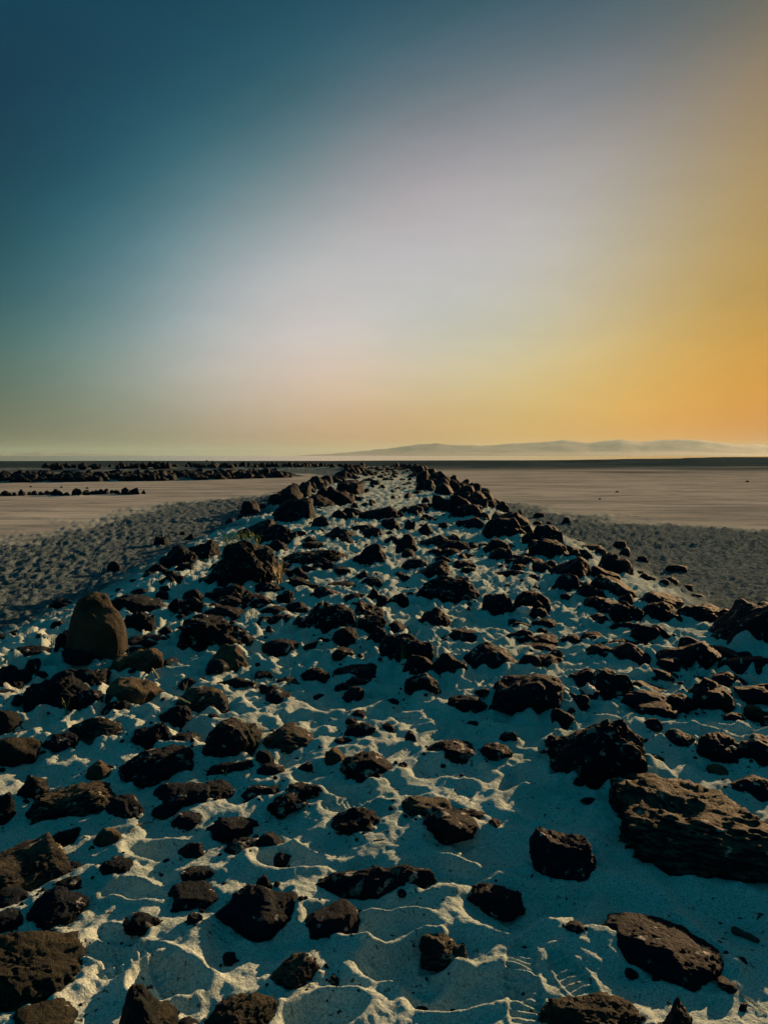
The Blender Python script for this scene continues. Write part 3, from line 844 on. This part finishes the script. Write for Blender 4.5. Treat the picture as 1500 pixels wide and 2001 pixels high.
def build_ground():
    az_d = np.linspace(-36, 36, 530)
    left = np.array([-180, -165, -150, -135, -120, -105, -90, -78, -70, -64] + np.linspace(-60, -36.5, 48).tolist())
    az = np.radians(np.r_[left, az_d, -left[::-1][:-1]])
    rows = [0.25, 0.6, 0.95, 1.25]
    r = 1.4
    while r < 40000:
        rows.append(r)
        if r > 90:
            r *= 1.045
        else:
            r += min(r * r / (CAM_H * 736) * 1.27, 0.0125 * r)
    rows = np.array(rows)
    R, A = np.meshgrid(rows, az, indexing='ij')
    X, Y = R * np.sin(A), R * np.cos(A)
    x, y, rr = X.ravel(), Y.ravel(), R.ravel()
    jm = jetty_mask(x, y)
    z = FLAT_Z * (1 - jm)
    near = rr < 140
    xn, yn, jn = x[near], y[near], jm[near]
    # trampled sand on the jetty
    wx = xn + 0.06 * vnoise2(xn * 3, yn * 3, 21) + 0.03 * vnoise2(xn * 11, yn * 11, 22)
    wy = yn + 0.06 * vnoise2(xn * 3 + 50, yn * 3, 23) + 0.03 * vnoise2(xn * 11, yn * 11 + 9, 24)
    b1 = bowls(wx, wy, 0.23, 31)
    b2 = bowls(wx * 1.0 + 7, wy, 0.115, 41)
    b0 = bowls(wx + 61, wy + 15, 0.40, 37, 1.5)
    nf = smooth(2.7, 5.2, yn)
    b3 = bowls(wx + 31, wy + 5, 0.085, 47)
    tr = smooth(-0.35, 0.35, fbm2(xn * 0.6, yn * 0.6, 3, 60) + 0.22)
    calm = smooth(1.4, 2.4, xn) * (1 - smooth(3.2, 4.6, yn))          # less trodden sand by the huge slab
    tr = tr * (1 - 0.55 * calm)
    d = (0.030 * smooth(0.12, 0.50, b0) * (1 - nf) + 0.016 * smooth(0.12, 0.5, b1) * (1 - nf) + (0.08 + 0.92 * nf) * (0.12 * b1 * (0.55 + 0.45 * tr) + 0.14 * b2 * (0.5 + 0.5 * tr) + 0.03 * b3 * tr - 0.04) - 0.075) + 0.03 * fbm2(xn * 0.9, yn * 0.9, 3, 70) + 0.010 * fbm2(xn * 9, yn * 9, 3, 75)
    d += 0.007 * fbm2(xn * 38, yn * 38, 3, 77) * (1 - smooth(6, 10, yn))
    zj = d * smooth(0.0, 0.8, jn)
    # broken crust on the flats next to the jetty
    Yr = np.array([0, 12, 19, 21, 27, 31, 36, 60.])
    cr_r = np.interp(yn, Yr, [11, 10.5, 10, 7.6, 6.4, 4.9, 4.2, 4.0])
    cr_l = np.interp(yn, np.array([0, 17, 31, 39, 60, 75, 90, 110.]), [9.5, 9.2, 8.4, 4.6, 4.4, 6, 14, 16])
    wob = 1.3 * fbm2(xn * 0.35, yn * 0.2, 3, 80)
    lim = np.where(xn > 0, cr_r, cr_l) + wob
    cm = (1 - smooth(-1.1, 1.1, np.abs(xn) - lim + 0.8 * vnoise2(xn * 2.2, yn * 1.1, 83))) * (1 - smooth(0.15, 0.95, jn + 0.2 * vnoise2(xn * 1.7, yn * 1.7, 84)))
    c1 = bowls(wx * 1.0 + 3, wy * 1.15, 0.15, 51)
    c2 = bowls(wx + 13, wy, 0.08, 55)
    amp = 0.5 + 0.5 * smooth(-0.3, 0.3, fbm2(xn * 0.5, yn * 0.5, 2, 66))
    zc = (0.13 * c1 + 0.10 * c2 - 0.09 + 0.05 * fbm2(xn * 5, yn * 5, 2, 81)) * cm * amp
    zp = 0.02 * fbm2(xn * 0.5, yn * 0.9, 4, 85) * (1 - cm) * (1 - jn)
    zz = z[near] + zj + zc + zp
    # hollows the photograph shows one by one in the foreground: pixel centre and half sizes
    HOL = [(765, 1787, 82, 26, .035), (790, 1852, 92, 40, .05), (905, 1905, 110, 40, .035), (640, 1945, 90, 35, .04), (1010, 1748, 120, 40, .04), (1180, 1768, 130, 48, .035),
           (660, 1762, 70, 20, .02), (860, 1700, 90, 30, .03), (560, 1665, 60, 25, .035), (640, 1640, 70, 22, .02), (930, 1640, 110, 26, .03), (1050, 1560, 70, 22, .03), (330, 1895, 75, 42, .04),
           (230, 1815, 55, 20, .03), (225, 1838, 45, 18, .03), (300, 1640, 60, 18, .03), (270, 1730, 60, 14, .03), (700, 1545, 60, 16, .02), (880, 1500, 80, 20, .035), (990, 1510, 80, 20, .035)]
    for px, py, hx, hy, dep in HOL:
        c = at(px, py)
        e1, e2 = at(px + hx, py), at(px, py - hy)
        ra = abs(e1.x - c.x); rb = abs(e2.y - c.y)
        q = ((xn - c.x - 0.04 * vnoise2(xn * 7, yn * 7, 90)) / ra) ** 2 + ((yn - c.y - 0.04 * vnoise2(xn * 7, yn * 7, 91)) / rb) ** 2
        zz += -dep * np.clip(1 - q, 0, 1) ** 0.8 + dep * 0.5 * np.exp(-((np.sqrt(q) - 1.15) / 0.24) ** 2)
    # prints of ribbed soles
    for px, py, ln, wd, ang in ((1020, 1868, .30, .11, .25), (1030, 1945, .28, .11, .2), (335, 1880, .27, .10, -.7), (250, 1862, .22, .09, .9), (900, 1552, .28, .1, .4), (680, 1562, .28, .1, 1.2), (860, 1425, .28, .1, .9), (1120, 1890, .27, .1, -.3)):
        c = at(px, py)
        ux, uy = xn - c.x, yn - c.y
        a = ux * math.sin(ang) + uy * math.cos(ang)
        bb = ux * math.cos(ang) - uy * math.sin(ang)
        q = (a / (ln / 2)) ** 2 + (bb / (wd / 2)) ** 2
        mk = 1 - smooth(0.75, 1.1, q)
        zz += mk * (-0.012 + 0.005 * np.sign(np.sin(a * 2 * math.pi / 0.027 + 9 * bb * bb * 20)) * np.minimum(1, np.abs(np.sin(a * 2 * math.pi / 0.027 + 180 * bb * bb)) * 2)) + 0.004 * np.exp(-((np.sqrt(q) - 1.1) / 0.16) ** 2)
    # sand banked up against and over the stones
    for k, s in enumerate(SPECS[:N_MAIN]):
        if s['y'] > 45:
            continue
        rad = 1.3 * s['W']
        sel = np.nonzero((np.abs(xn - s['x']) < rad) & (np.abs(yn - s['y']) < rad))[0]
        if not len(sel):
            continue
        ux, uy = xn[sel] - s['x'], yn[sel] - s['y']
        c, sn = math.cos(s['yaw']), math.sin(s['yaw'])
        a = (ux * c + uy * sn) / (s['W'] / 2); bq = (-ux * sn + uy * c) / (s['D'] / 2)
        q = np.sqrt(a * a + bq * bq)
        rim = np.exp(-((q - 1.0) / 0.30) ** 2)
        nz = 0.65 * vnoise2(xn[sel] * 4 / max(.2, s['W']) + k, yn[sel] * 4 / max(.2, s['W']), 95) + 0.35 * vnoise2(xn[sel] * 11 / max(.2, s['W']) + k, yn[sel] * 11 / max(.2, s['W']), 96)
        zz[sel] += rim * min(0.08, 0.22 * s['H']) * (0.45 + 0.9 * nz) + np.where(q < 1, 0.0, 0)
    z[near] = zz
    crust = np.zeros(len(x)); crust[near] = cm
    # out on the lake bed: tan flat, then a belt of painted crust self-shadow
    playa = (1 - smooth(0.2, 0.6, jm)) * (1 - crust)
    belt_n = np.where(x > 0, 98 + 0.1 * x, 92 + 0.25 * x) + 40 * fbm2(x * 0.03, y * 0.06, 4, 99)
    shade_rubble = smooth(-12, 26, y - belt_n) * playa
    # dark rubble between the stones of the far coil
    coil = 1 - smooth(2.6, 4.4, seg_dist(x, y, COIL) + 0.6 * vnoise2(x, y, 8))
    shade_rubble = np.maximum(shade_rubble, np.maximum(coil, 0.75 * jm * smooth(45, 90, y)))
    playa = np.maximum(playa, coil)
    n = len(rows); mcount = len(az)
    idx = np.arange(n * mcount).reshape(n, mcount)
    a0 = idx[:-1, :]; a1 = idx[1:, :]
    nx = np.roll(idx, -1, axis=1)
    quads = np.stack([a0.ravel(), nx[:-1].ravel(), nx[1:].ravel(), a1.ravel()], 1)
    o = mesh_obj('ground', np.stack([x, y, z], 1), quads, 'lake_bed')
    # close the hole under the camera
    at_ = o.data.color_attributes.new('zone', 'FLOAT_COLOR', 'POINT')
    cols = np.stack([crust, playa * 1.0, shade_rubble, np.ones(len(x))], 1).astype(np.float32)
    at_.data.foreach_set('color', cols.ravel())
    tag(o, kind='structure')
    return rows, az, z.reshape(n, mcount)


G_ROWS, G_AZ, G_Z = build_ground()


def ground_at(x, y):
    r, a = math.hypot(x, y), math.atan2(x, y)
    i = int(np.clip(np.searchsorted(G_ROWS, r) - 1, 0, len(G_ROWS) - 2))
    j = int(np.clip(np.searchsorted(G_AZ, a) - 1, 0, len(G_AZ) - 2))
    u = (r - G_ROWS[i]) / (G_ROWS[i + 1] - G_ROWS[i]); v = (a - G_AZ[j]) / (G_AZ[j + 1] - G_AZ[j])
    return float((G_Z[i, j] * (1 - u) + G_Z[i + 1, j] * u) * (1 - v) + (G_Z[i, j + 1] * (1 - u) + G_Z[i + 1, j + 1] * u) * v)


# the far lake: a bright strip under the mountains
def build_lake():
    xs = np.linspace(-36000, 36000, 161)
    sh = np.interp(xs, [-40000, -150, -60, 60, 200, 500, 40000], [215, 215, 225, 250, 480, 1500, 26000.])
    v, f = [], []
    xs = np.sort(np.r_[xs, np.linspace(-600, 600, 61)])
    xs = np.unique(xs)
    for x in xs:
        s = float(np.interp(x, [-36000, -150, -60, 60, 200, 500, 36000], [320, 265, 275, 310, 520, 1100, 12000.]))
        s += 9 * math.sin(x * 0.05) + 5 * math.sin(x * 0.13 + 1)
        v += [(x, s, FLAT_Z + 0.05), (x, 36000, FLAT_Z + 0.05)]
    for k in range(len(xs) - 1):
        f.append((2 * k, 2 * k + 2, 2 * k + 3, 2 * k + 1))
    tag(mesh_obj('lake', v, f, 'shallow_lake', smooth_shade=False), kind='structure')


build_lake()


def build_mountains(name, prof, dist, seed):
    """a range with real depth: foot, spurs, crest and far side"""
    pxs = np.array([p[0] for p in prof], float); ys = np.array([p[1] for p in prof], float)
    n = 260
    px = np.linspace(pxs[0], pxs[-1], n)
    crest = np.interp(px, pxs, (890 - ys)) / F_PX * dist * 0.86
    ang = np.arctan((px - 750) / F_PX)
    T = np.linspace(0, 1, 26)
    V = []
    for t in T:
        dd = dist * (0.80 + 0.42 * t)
        shape = np.interp(t, [0, .2, .48, .75, 1], [0, .25, 1, .5, 0])
        X = dd * np.tan(ang); Y = np.full(n, dd)
        spur = 1 + 0.5 * (1 - abs(t - .48) * 1.6) * 0 + 0.38 * fbm2(X / (dist * .035), Y / (dist * .05), 4, seed) * (1 - shape * 0.82)
        Z = crest * shape * spur + crest.max() * 0.05 * fbm2(X / (dist * .012), Y / (dist * .02), 3, seed + 5) * shape
        V.append(np.stack([X, Y, np.where(shape <= 0, -3.0, Z + FLAT_Z)], 1))
    V = np.concatenate(V)
    idx = np.arange(len(T) * n).reshape(len(T), n)
    q = np.stack([idx[:-1, :-1].ravel(), idx[:-1, 1:].ravel(), idx[1:, 1:].ravel(), idx[1:, :-1].ravel()], 1)
    tag(mesh_obj(name, V, q, 'mountain'), kind='structure')


build_mountains('mountains', [(560, 892), (620, 887), (700, 880), (760, 873), (810, 866), (850, 862), (880, 866), (940, 867), (1000, 862), (1050, 860), (1100, 855), (1150, 859), (1210, 852), (1250, 857),
                             (1320, 852), (1380, 857), (1430, 863), (1500, 866), (1600, 862), (1750, 868), (1900, 880), (2100, 892)], 13000, 3)
build_mountains('mountains', [(-150, 891), (-40, 886), (20, 887), (55, 884), (80, 881), (105, 885), (150, 883), (200, 886), (260, 888), (330, 892)], 27000, 9)

# ------------------------------------------------------------------ stones become objects
order = sorted(range(len(SPECS)), key=lambda k: -SPECS[k]['px'] * (1.0 if SPECS[k]['y'] > 0 else 0))
vis = [k for k in order if abs(math.atan2(SPECS[k]['x'], max(.01, SPECS[k]['y']))) < 0.52 or SPECS[k]['hand'] or k < N_MAIN]
hand = [k for k in vis if SPECS[k]['hand']]
rest = [k for k in vis if not SPECS[k]['hand']]
single = set((hand + rest)[:300])

SHORT = {(130, 1149): 'tall standing boulder', (411, 1044): 'boulder with green leaves', (1155, 1518): 'huge layered slab', (1055, 1383): 'bulky pitted boulder',
         (1372, 1158): 'massive black boulder', (1165, 1777): 'pointed flat slab', (1030, 1602): 'smooth square block', (415, 1701): 'black angular block', (555, 1658): 'long pitted outcrop',
         (660, 1463): 'salt-speckled pitted boulder', (215, 1880): 'pointed mossy rock', (-80, 1796): 'rough mossy boulder', (181, 1596): 'ball-shaped brown stone', (205, 1323): 'rounded brown boulder',
         (385, 1240): 'brown wedge-shaped boulder', (384, 1384): 'pyramid-shaped boulder', (338, 1339): 'box-shaped rock', (228, 1449): 'low oval boulder', (250, 1384): 'twisted crusty rock',
         (336, 1198): 'wide knobbly outcrop', (736, 1239): 'domed grassy boulder', (901, 1252): 'tapering salt-spotted boulder', (569, 1167): 'block with dry stalk', (948, 1316): 'large smooth boulder',
         (999, 1148): 'round-topped boulder', (809, 1126): 'long knobbly block', (809, 1184): 'dome-shaped pitted boulder', (545, 1068): 'log-shaped rock', (684, 1055): 'saddle-shaped boulder',
         (1163, 1068): 'lone flat-topped block', (765, 1544): 'two-humped slab', (815, 1786): 'narrow slanting rock', (1338, 1321): 'boulder by oval stones', (790, 1416): 'small upright stone',
         (1278, 1914): 'jagged narrow peak', (525, 1842): 'rock by yellow ridge', (52, 1506): 'wide layered boulder', (-60, 1628): 'slab with sunlit corner', (905, 1708): 'thin buried rock',
         (1268, 1249): 'long wedge-shaped rock', (533, 970): 'broad-backed boulder', (934, 1010): 'broadest black boulder'}
LANDMARKS = [(s, SHORT[s['box']]) for s in SPECS if s.get('box') in SHORT]
SIZE = lambda w: 'large' if w > 0.7 else ('mid-sized' if w > 0.36 else ('small' if w > 0.16 else 'tiny'))
STY = {'o': 'rounded', 'r': 'rounded', 'b': 'angular', 's': 'flat', 'f': 'layered', 'p': 'pitted'}


def auto_label(s):
    size, sty, y, x = SIZE(s['W']), STY[s['style']], s['y'], s['x']
    tone = {'basalt': 'dark', 'crusty_basalt': 'salt-flecked', 'brown_basalt': 'brown', 'mossy_basalt': 'mossy', 'dusty_basalt': 'sun-tinted'}[s['mat']]
    side = 'towards the sun' if x > 0 else 'away from the sun'
    if y > 44 and x < -7:
        zone = 'in the distant coil across the tan flat'
    elif 33 < y < 44 and x < -8:
        zone = 'in the low straggling row on the tan flat'
    elif abs(x) > 5.2 and y > 15:
        zone = 'lying alone out on the tan flat'
    elif y > 34:
        zone = ('in the far jetty ridge ' + side) if abs(x) > 2.5 else 'between the two far ridges of the jetty'
    else:
        zone = 'on the jetty'
    grp = 'rocks ' + (zone if zone != 'on the jetty' else 'set along the near and middle jetty')
    if s['label']:
        return s['label'], grp
    if zone != 'on the jetty':
        return f'{size} {sty} {tone} rock {zone}', grp
    best = min(LANDMARKS, key=lambda q: math.hypot(q[0]['x'] - x, q[0]['y'] - y) - 0.5 * q[0]['W'])
    q, short = best
    dx, dy = x - q['x'], y - q['y']
    if math.hypot(dx, dy) < 0.56 * (q['W'] + s['W']):
        rel = 'touching'
    elif abs(dx) > abs(dy):
        rel = 'on the sunny side of' if dx > 0 else 'on the shaded side of'
    else:
        rel = 'farther out along the jetty than' if dy > 0 else 'nearer the shore than'
    return f'{size} {sty} {tone} rock {rel} the {short}', grp


LIB = {}
stuff = {'far': ([], []), 'near': ([], [])}
cnt = {'far': 0, 'near': 0}
for k in vis:
    s = SPECS[k]
    one = k in single
    lev = 5 if s['px'] > 124 and s['hand'] else (4 if s['px'] > 62 and s['hand'] else (3 if s['px'] > 13 else (2 if s['px'] > 7 else 1)))
    if not one:
        lev = 3 if s['px'] > 60 else (2 if s['px'] > 14 else 1)
    if one:
        V, F = rock_shape(s['seed'], s['style'], lev, s['W'], s['D'], s['H'], s['prof'])
        nm = 'boulder' if s['W'] > 0.5 else ('rock' if s['W'] > 0.2 else 'stone')
        o = mesh_obj(nm, V, F, s['mat'])
        s['V'] = V
        zb = s['z'] if s['y'] > 60 else min(s['z'] + 0.02, max(s['z'] - 0.05, ground_at(s['x'], s['y'])))
        o.location = (s['x'], s['y'], zb - 0.07 * s['H'])
        o.rotation_euler = (0, 0, s['yaw'])
        lab, grp = auto_label(s)
        tag(o, lab, nm, grp)
    else:
        key = (s['seed'] % 24, s['style'], lev)
        if key not in LIB:
            LIB[key] = rock_shape(9000 + key[0], s['style'], lev, 1.0, 0.85, 0.7, PROFS[key[0] % len(PROFS)])
        V, F = LIB[key]
        V = V * [s['W'], s['D'] / 0.85, s['H'] / 0.7]
        c, sn = math.cos(s['yaw']), math.sin(s['yaw'])
        V = np.stack([V[:, 0] * c - V[:, 1] * sn + s['x'], V[:, 0] * sn + V[:, 1] * c + s['y'], V[:, 2] + (ground_at(s['x'], s['y']) if s['y'] < 60 else s['z'])], 1)
        w = 'far' if s['y'] > 30 else 'near'
        stuff[w][0].append(V); stuff[w][1].append(F + cnt[w]); cnt[w] += len(V)
for w, nm, lab in (('far', 'distant_rubble', 'mass of dark rubble along the far jetty and its distant coil'), ('near', 'scattered_stones', 'small dark stones and chips scattered over the jetty sand')):
    if stuff[w][0]:
        o = mesh_obj(nm, np.concatenate(stuff[w][0]), np.concatenate(stuff[w][1]), 'basalt')
        tag(o, lab, 'rubble' if w == 'far' else 'stones', kind='stuff')


# ------------------------------------------------------------------ salt lumps
def salt_lump(x0, y0, x1, y1, prof, label, seed):
    s = spec_from_box(x0, y0, x1, y1, prof, 'b', 'salt_crystal', seed)
    V, F = rock_shape(seed, 'b', 4, s['W'], s['D'], s['H'], prof)
    o = mesh_obj('salt_lump', V, F, 'salt_crystal')
    o.location = (s['x'], s['y'], ground_at(s['x'], s['y']))
    o.rotation_euler = (0, 0, s['yaw'])
    tag(o, label, 'salt lump', 'pale salt lumps')


salt_lump(1109, 1343, 1142, 1376, '7996', 'pale blunt salt lump between two dark boulders, touching a pointed one', 301)
salt_lump(1136, 1345, 1164, 1376, '6974', 'pale pointed salt crystal beside a blunt salt lump', 302)
salt_lump(1007, 1193, 1040, 1208, '3974', 'small pale salt lump at the foot of the round-topped boulder', 303)
salt_lump(703, 1324, 728, 1342, '4985', 'small pale salt lump beside a low dark round stone', 304)


# ------------------------------------------------------------------ grasses, leaves and driftwood
def blade_mesh(length, lean, width, seed):
    rng = random.Random(seed)
    n = 6
    a = rng.uniform(0, 2 * math.pi)
    v, f = [], []
    for k in range(n + 1):
        t = k / n
        out = lean * length * t ** 1.7
        z = length * t * (1 - 0.25 * lean * t)
        w = width * (1 - t) ** 0.7 + 0.0003
        cx, cy = math.cos(a) * out, math.sin(a) * out
        px, py = -math.sin(a), math.cos(a)
        v += [(cx + px * w, cy + py * w, z), (cx - px * w, cy - py * w, z), (cx + math.cos(a) * w * .5, cy + math.sin(a) * w * .5, z + w * .2)]
    for k in range(n):
        b0, b1 = 3 * k, 3 * k + 3
        for q in range(3):
            r = (q + 1) % 3
            f.append((b0 + q, b0 + r, b1 + r, b1 + q))
    f.append((3 * n, 3 * n + 1, 3 * n + 2))
    return v, f


def grass_tuft(px, py, hpx, n, lean, mat, label, seed, z=None, width=0.0022):
    P = at(px, py)
    h = hpx * P.y / F_PX
    e = bpy.data.objects.new('grass_tuft', None); COL.objects.link(e)
    e.empty_display_size = 0.05
    e.location = (P.x, P.y, (ground_at(P.x, P.y) if z is None else z) - 0.01)
    tag(e, label, 'grass', 'grass tufts growing among the stones')
    rng = random.Random(seed)
    for k in range(n):
        v, f = blade_mesh(h * rng.uniform(0.55, 1.0), lean * rng.uniform(0.3, 1.2), width * P.y / 4, seed * 50 + k)
        o = mesh_obj('blade', v, f, mat, e)
        o.location = (rng.uniform(-.2, .2) * h * 0.4, rng.uniform(-.2, .2) * h * 0.4, 0)


grass_tuft(786, 1300, 46, 9, 0.35, 'green_grass', 'green grass blades in front of the domed boulder', 1)
grass_tuft(508, 1440, 30, 26, 0.6, 'dry_grass', 'bushy yellow dry grass tuft at the foot of the pyramid-shaped boulder', 2)
grass_tuft(362, 1345, 30, 6, 0.3, 'dry_grass', 'few thin dry blades beside a flat dark slab above the box-shaped rock', 3)
grass_tuft(130, 1400, 48, 8, 0.4, 'green_grass', 'thin green blades against the dark rock below the standing boulder', 4)
grass_tuft(255, 1172, 30, 3, 0.15, 'dry_grass', 'three short stalks behind the standing boulder', 5)
grass_tuft(1222, 1236, 26, 5, 0.25, 'dry_grass', 'dry stalks by the massive black boulder', 6)
grass_tuft(1236, 1500, 34, 14, 0.8, 'dry_grass', 'matted dry grass against the bulky pitted boulder', 7)
grass_tuft(545, 1140, 55, 30, 0.5, 'dry_grass', 'thick dry grass hanging by the big boulder with green leaves', 8, width=0.003)
grass_tuft(500, 1330, 26, 5, 0.5, 'dry_grass', 'few curved dry blades beside a dark flat slab in mid sand', 9)
grass_tuft(440, 1506, 22, 6, 0.6, 'green_grass', 'short green blades below the pyramid-shaped boulder', 10)


def leafy_plant():
    P = at(480, 1144)
    base = next(s for s in SPECS if s['hand'] and s['label'] and 'green leaves' in s['label'])
    e = bpy.data.objects.new('leafy_plant', None); COL.objects.link(e)
    e.location = (base['x'], base['y'], base['z'])
    e.rotation_euler = (0, 0, base['yaw'])
    BV, bw = base['V'], base['W']
    tag(e, 'small bright green leafy plant on the peak of the big angular boulder', 'plant')
    rng = random.Random(4)
    for clump, ox in enumerate((-0.30, -0.22, -0.13, -0.03, 0.06, 0.14)):
        ox = ox * bw
        near_v = BV[np.abs(BV[:, 0] - ox) < 0.07]
        tv = near_v[near_v[:, 2].argmax()]
        oy, oz = float(tv[1]), float(tv[2]) - 0.01
        v, f, sv, sf = [], [], [], []
        for k in range(46):
            a = rng.uniform(0, 6.28); r = rng.random() ** .6 * 0.065; hh = rng.uniform(0.0, 0.10)
            c = Vector((ox + r * math.cos(a), oy + r * math.sin(a), oz + hh))
            d = Vector((rng.uniform(-1, 1), rng.uniform(-1, 1), rng.uniform(-.2, .9))).normalized() * rng.uniform(.016, .034)
            s = d.cross(Vector((rng.uniform(-1, 1), rng.uniform(-1, 1), rng.uniform(-1, 1)))).normalized() * 0.008
            b0 = len(v)
            v += [c, c + d * .5 + s, c + d, c + d * .5 - s]
            f.append((b0, b0 + 1, b0 + 2, b0 + 3))
        o = mesh_obj('leaves', v, f, 'green_leaf', e, False)
        for k in range(5):
            a = rng.uniform(0, 6.28); tx = ox + .05 * math.cos(a); ty = oy + .05 * math.sin(a)
            b0 = len(sv)
            for t, (qx, qy, qz) in enumerate(((ox, oy, oz - .06), (tx, ty, oz + .06))):
                for g in range(3):
                    sv.append((qx + .0025 * math.cos(g * 2.1), qy + .0025 * math.sin(g * 2.1), qz))
            for g in range(3):
                sf.append((b0 + g, b0 + (g + 1) % 3, b0 + 3 + (g + 1) % 3, b0 + 3 + g))
        mesh_obj('stem', sv, sf, 'green_grass', e)


leafy_plant()


def stick(name, pts_px, rad_px, mat, label, cat, lift=0.0, bumps=0.15, z_end=None):
    pts = []
    for k, (px, py) in enumerate(pts_px):
        P = at(px, py)
        pts.append(Vector((P.x, P.y, 0)))
    R = rad_px * pts[0].y / F_PX
    for k, p in enumerate(pts):
        p.z = ground_at(p.x, p.y) + R * 0.6 + lift
    if z_end is not None:
        pts[-1].z += z_end
    fine = []
    for a, b_ in zip(pts[:-1], pts[1:]):
        for t in range(6):
            fine.append(a.lerp(b_, t / 6))
    fine.append(pts[-1])
    rng = random.Random(len(label))
    v, f = [], []
    n = len(fine)
    o0 = fine[0].copy()
    for k, p in enumerate(fine):
        t = (fine[min(k + 1, n - 1)] - fine[max(k - 1, 0)]).normalized()
        s = t.cross(Vector((0, 0, 1))).normalized(); u = s.cross(t)
        r = R * (1 - 0.45 * k / n) * (1 + rng.uniform(-bumps, bumps))
        j = Vector((rng.uniform(-1, 1), rng.uniform(-1, 1), rng.uniform(-.3, .3))) * R * (.5 if rad_px < 5 else .12)
        for g in range(7):
            a = g / 7 * 2 * math.pi
            v.append(p - o0 + j + s * math.cos(a) * r + u * math.sin(a) * r)
    for k in range(n - 1):
        for g in range(7):
            f.append((7 * k + g, 7 * k + (g + 1) % 7, 7 * k + 7 + (g + 1) % 7, 7 * k + 7 + g))
    f.append(tuple(range(6, -1, -1))); f.append(tuple(range(7 * n - 7, 7 * n)))
    o = mesh_obj(name, v, f, mat)
    o.location = o0
    tag(o, label, cat)


stick('driftwood_log', [(1434, 1794), (1480, 1826)], 9, 'dark_wood', 'short dark driftwood log on shaded sand', 'driftwood')
stick('driftwood_stick', [(757, 1150), (797, 1144)], 3, 'dark_wood', 'thin dark straight stick among stones in mid jetty', 'stick')
stick('twig', [(252, 1612), (268, 1598), (298, 1583)], 1.6, 'driftwood', 'pale bent twig near the ball-shaped brown stone', 'twig')
stick('twig', [(62, 1812), (105, 1805), (138, 1797)], 2.2, 'dark_wood', 'dark twig above the big rough mossy boulder', 'twig')
stick('twig', [(132, 1764), (146, 1775), (158, 1780)], 2, 'driftwood', 'short twig on yellow sunlit sand', 'twig')
stick('twig', [(1380, 1885), (1410, 1906), (1450, 1920), (1500, 1950)], 1.3, 'driftwood', 'long thin root trailing from the pointed flat slab', 'twig')
stick('twig', [(350, 1392), (372, 1406)], 2, 'dry_grass', 'pale dry straw on the twisted crusty rock', 'twig', lift=0.10)
stick('twig', [(296, 1313), (315, 1330)], 1.6, 'dry_grass', 'pale straw below the blunt brown block', 'twig')
stick('dry_stalk', [(650, 1238), (636, 1228), (630, 1222)], 1.8, 'dry_grass', 'pale dry stalk leaning on the broad pitted block', 'stalk', z_end=0.22)
stick('twig', [(730, 1639), (752, 1634)], 1.5, 'dark_wood', 'tiny dark twig above the long low outcrop', 'twig')

# ------------------------------------------------------------------ haze over the lake
def build_haze():
    x, y0, y1, z0, z1 = 42000, -42000, 42000, -4.2, 400
    v = [(sx * x, yy, zz) for zz in (z0, z1) for yy in (y0, y1) for sx in (-1, 1)]
    f = [(0, 2, 3, 1), (4, 5, 7, 6), (0, 1, 5, 4), (2, 6, 7, 3), (0, 4, 6, 2), (1, 3, 7, 5)]
    mt = bpy.data.materials.new('haze'); mt.use_nodes = True
    n = mt.node_tree; n.nodes.clear()
    out = n.nodes.new('ShaderNodeOutputMaterial')
    vol = n.nodes.new('ShaderNodeVolumePrincipled')
    vol.inputs['Color'].default_value = (0.40, 0.62, 0.68, 1)
    vol.inputs['Density'].default_value = 2.4e-5
    vol.inputs['Anisotropy'].default_value = 0.25
    n.links.new(vol.outputs[0], out.inputs['Volume'])
    MATS['haze'] = mt
    o = mesh_obj('haze', v, f, 'haze', smooth_shade=False)
    tag(o, 'pale evening haze over the lake bed', 'haze', kind='stuff')


build_haze()
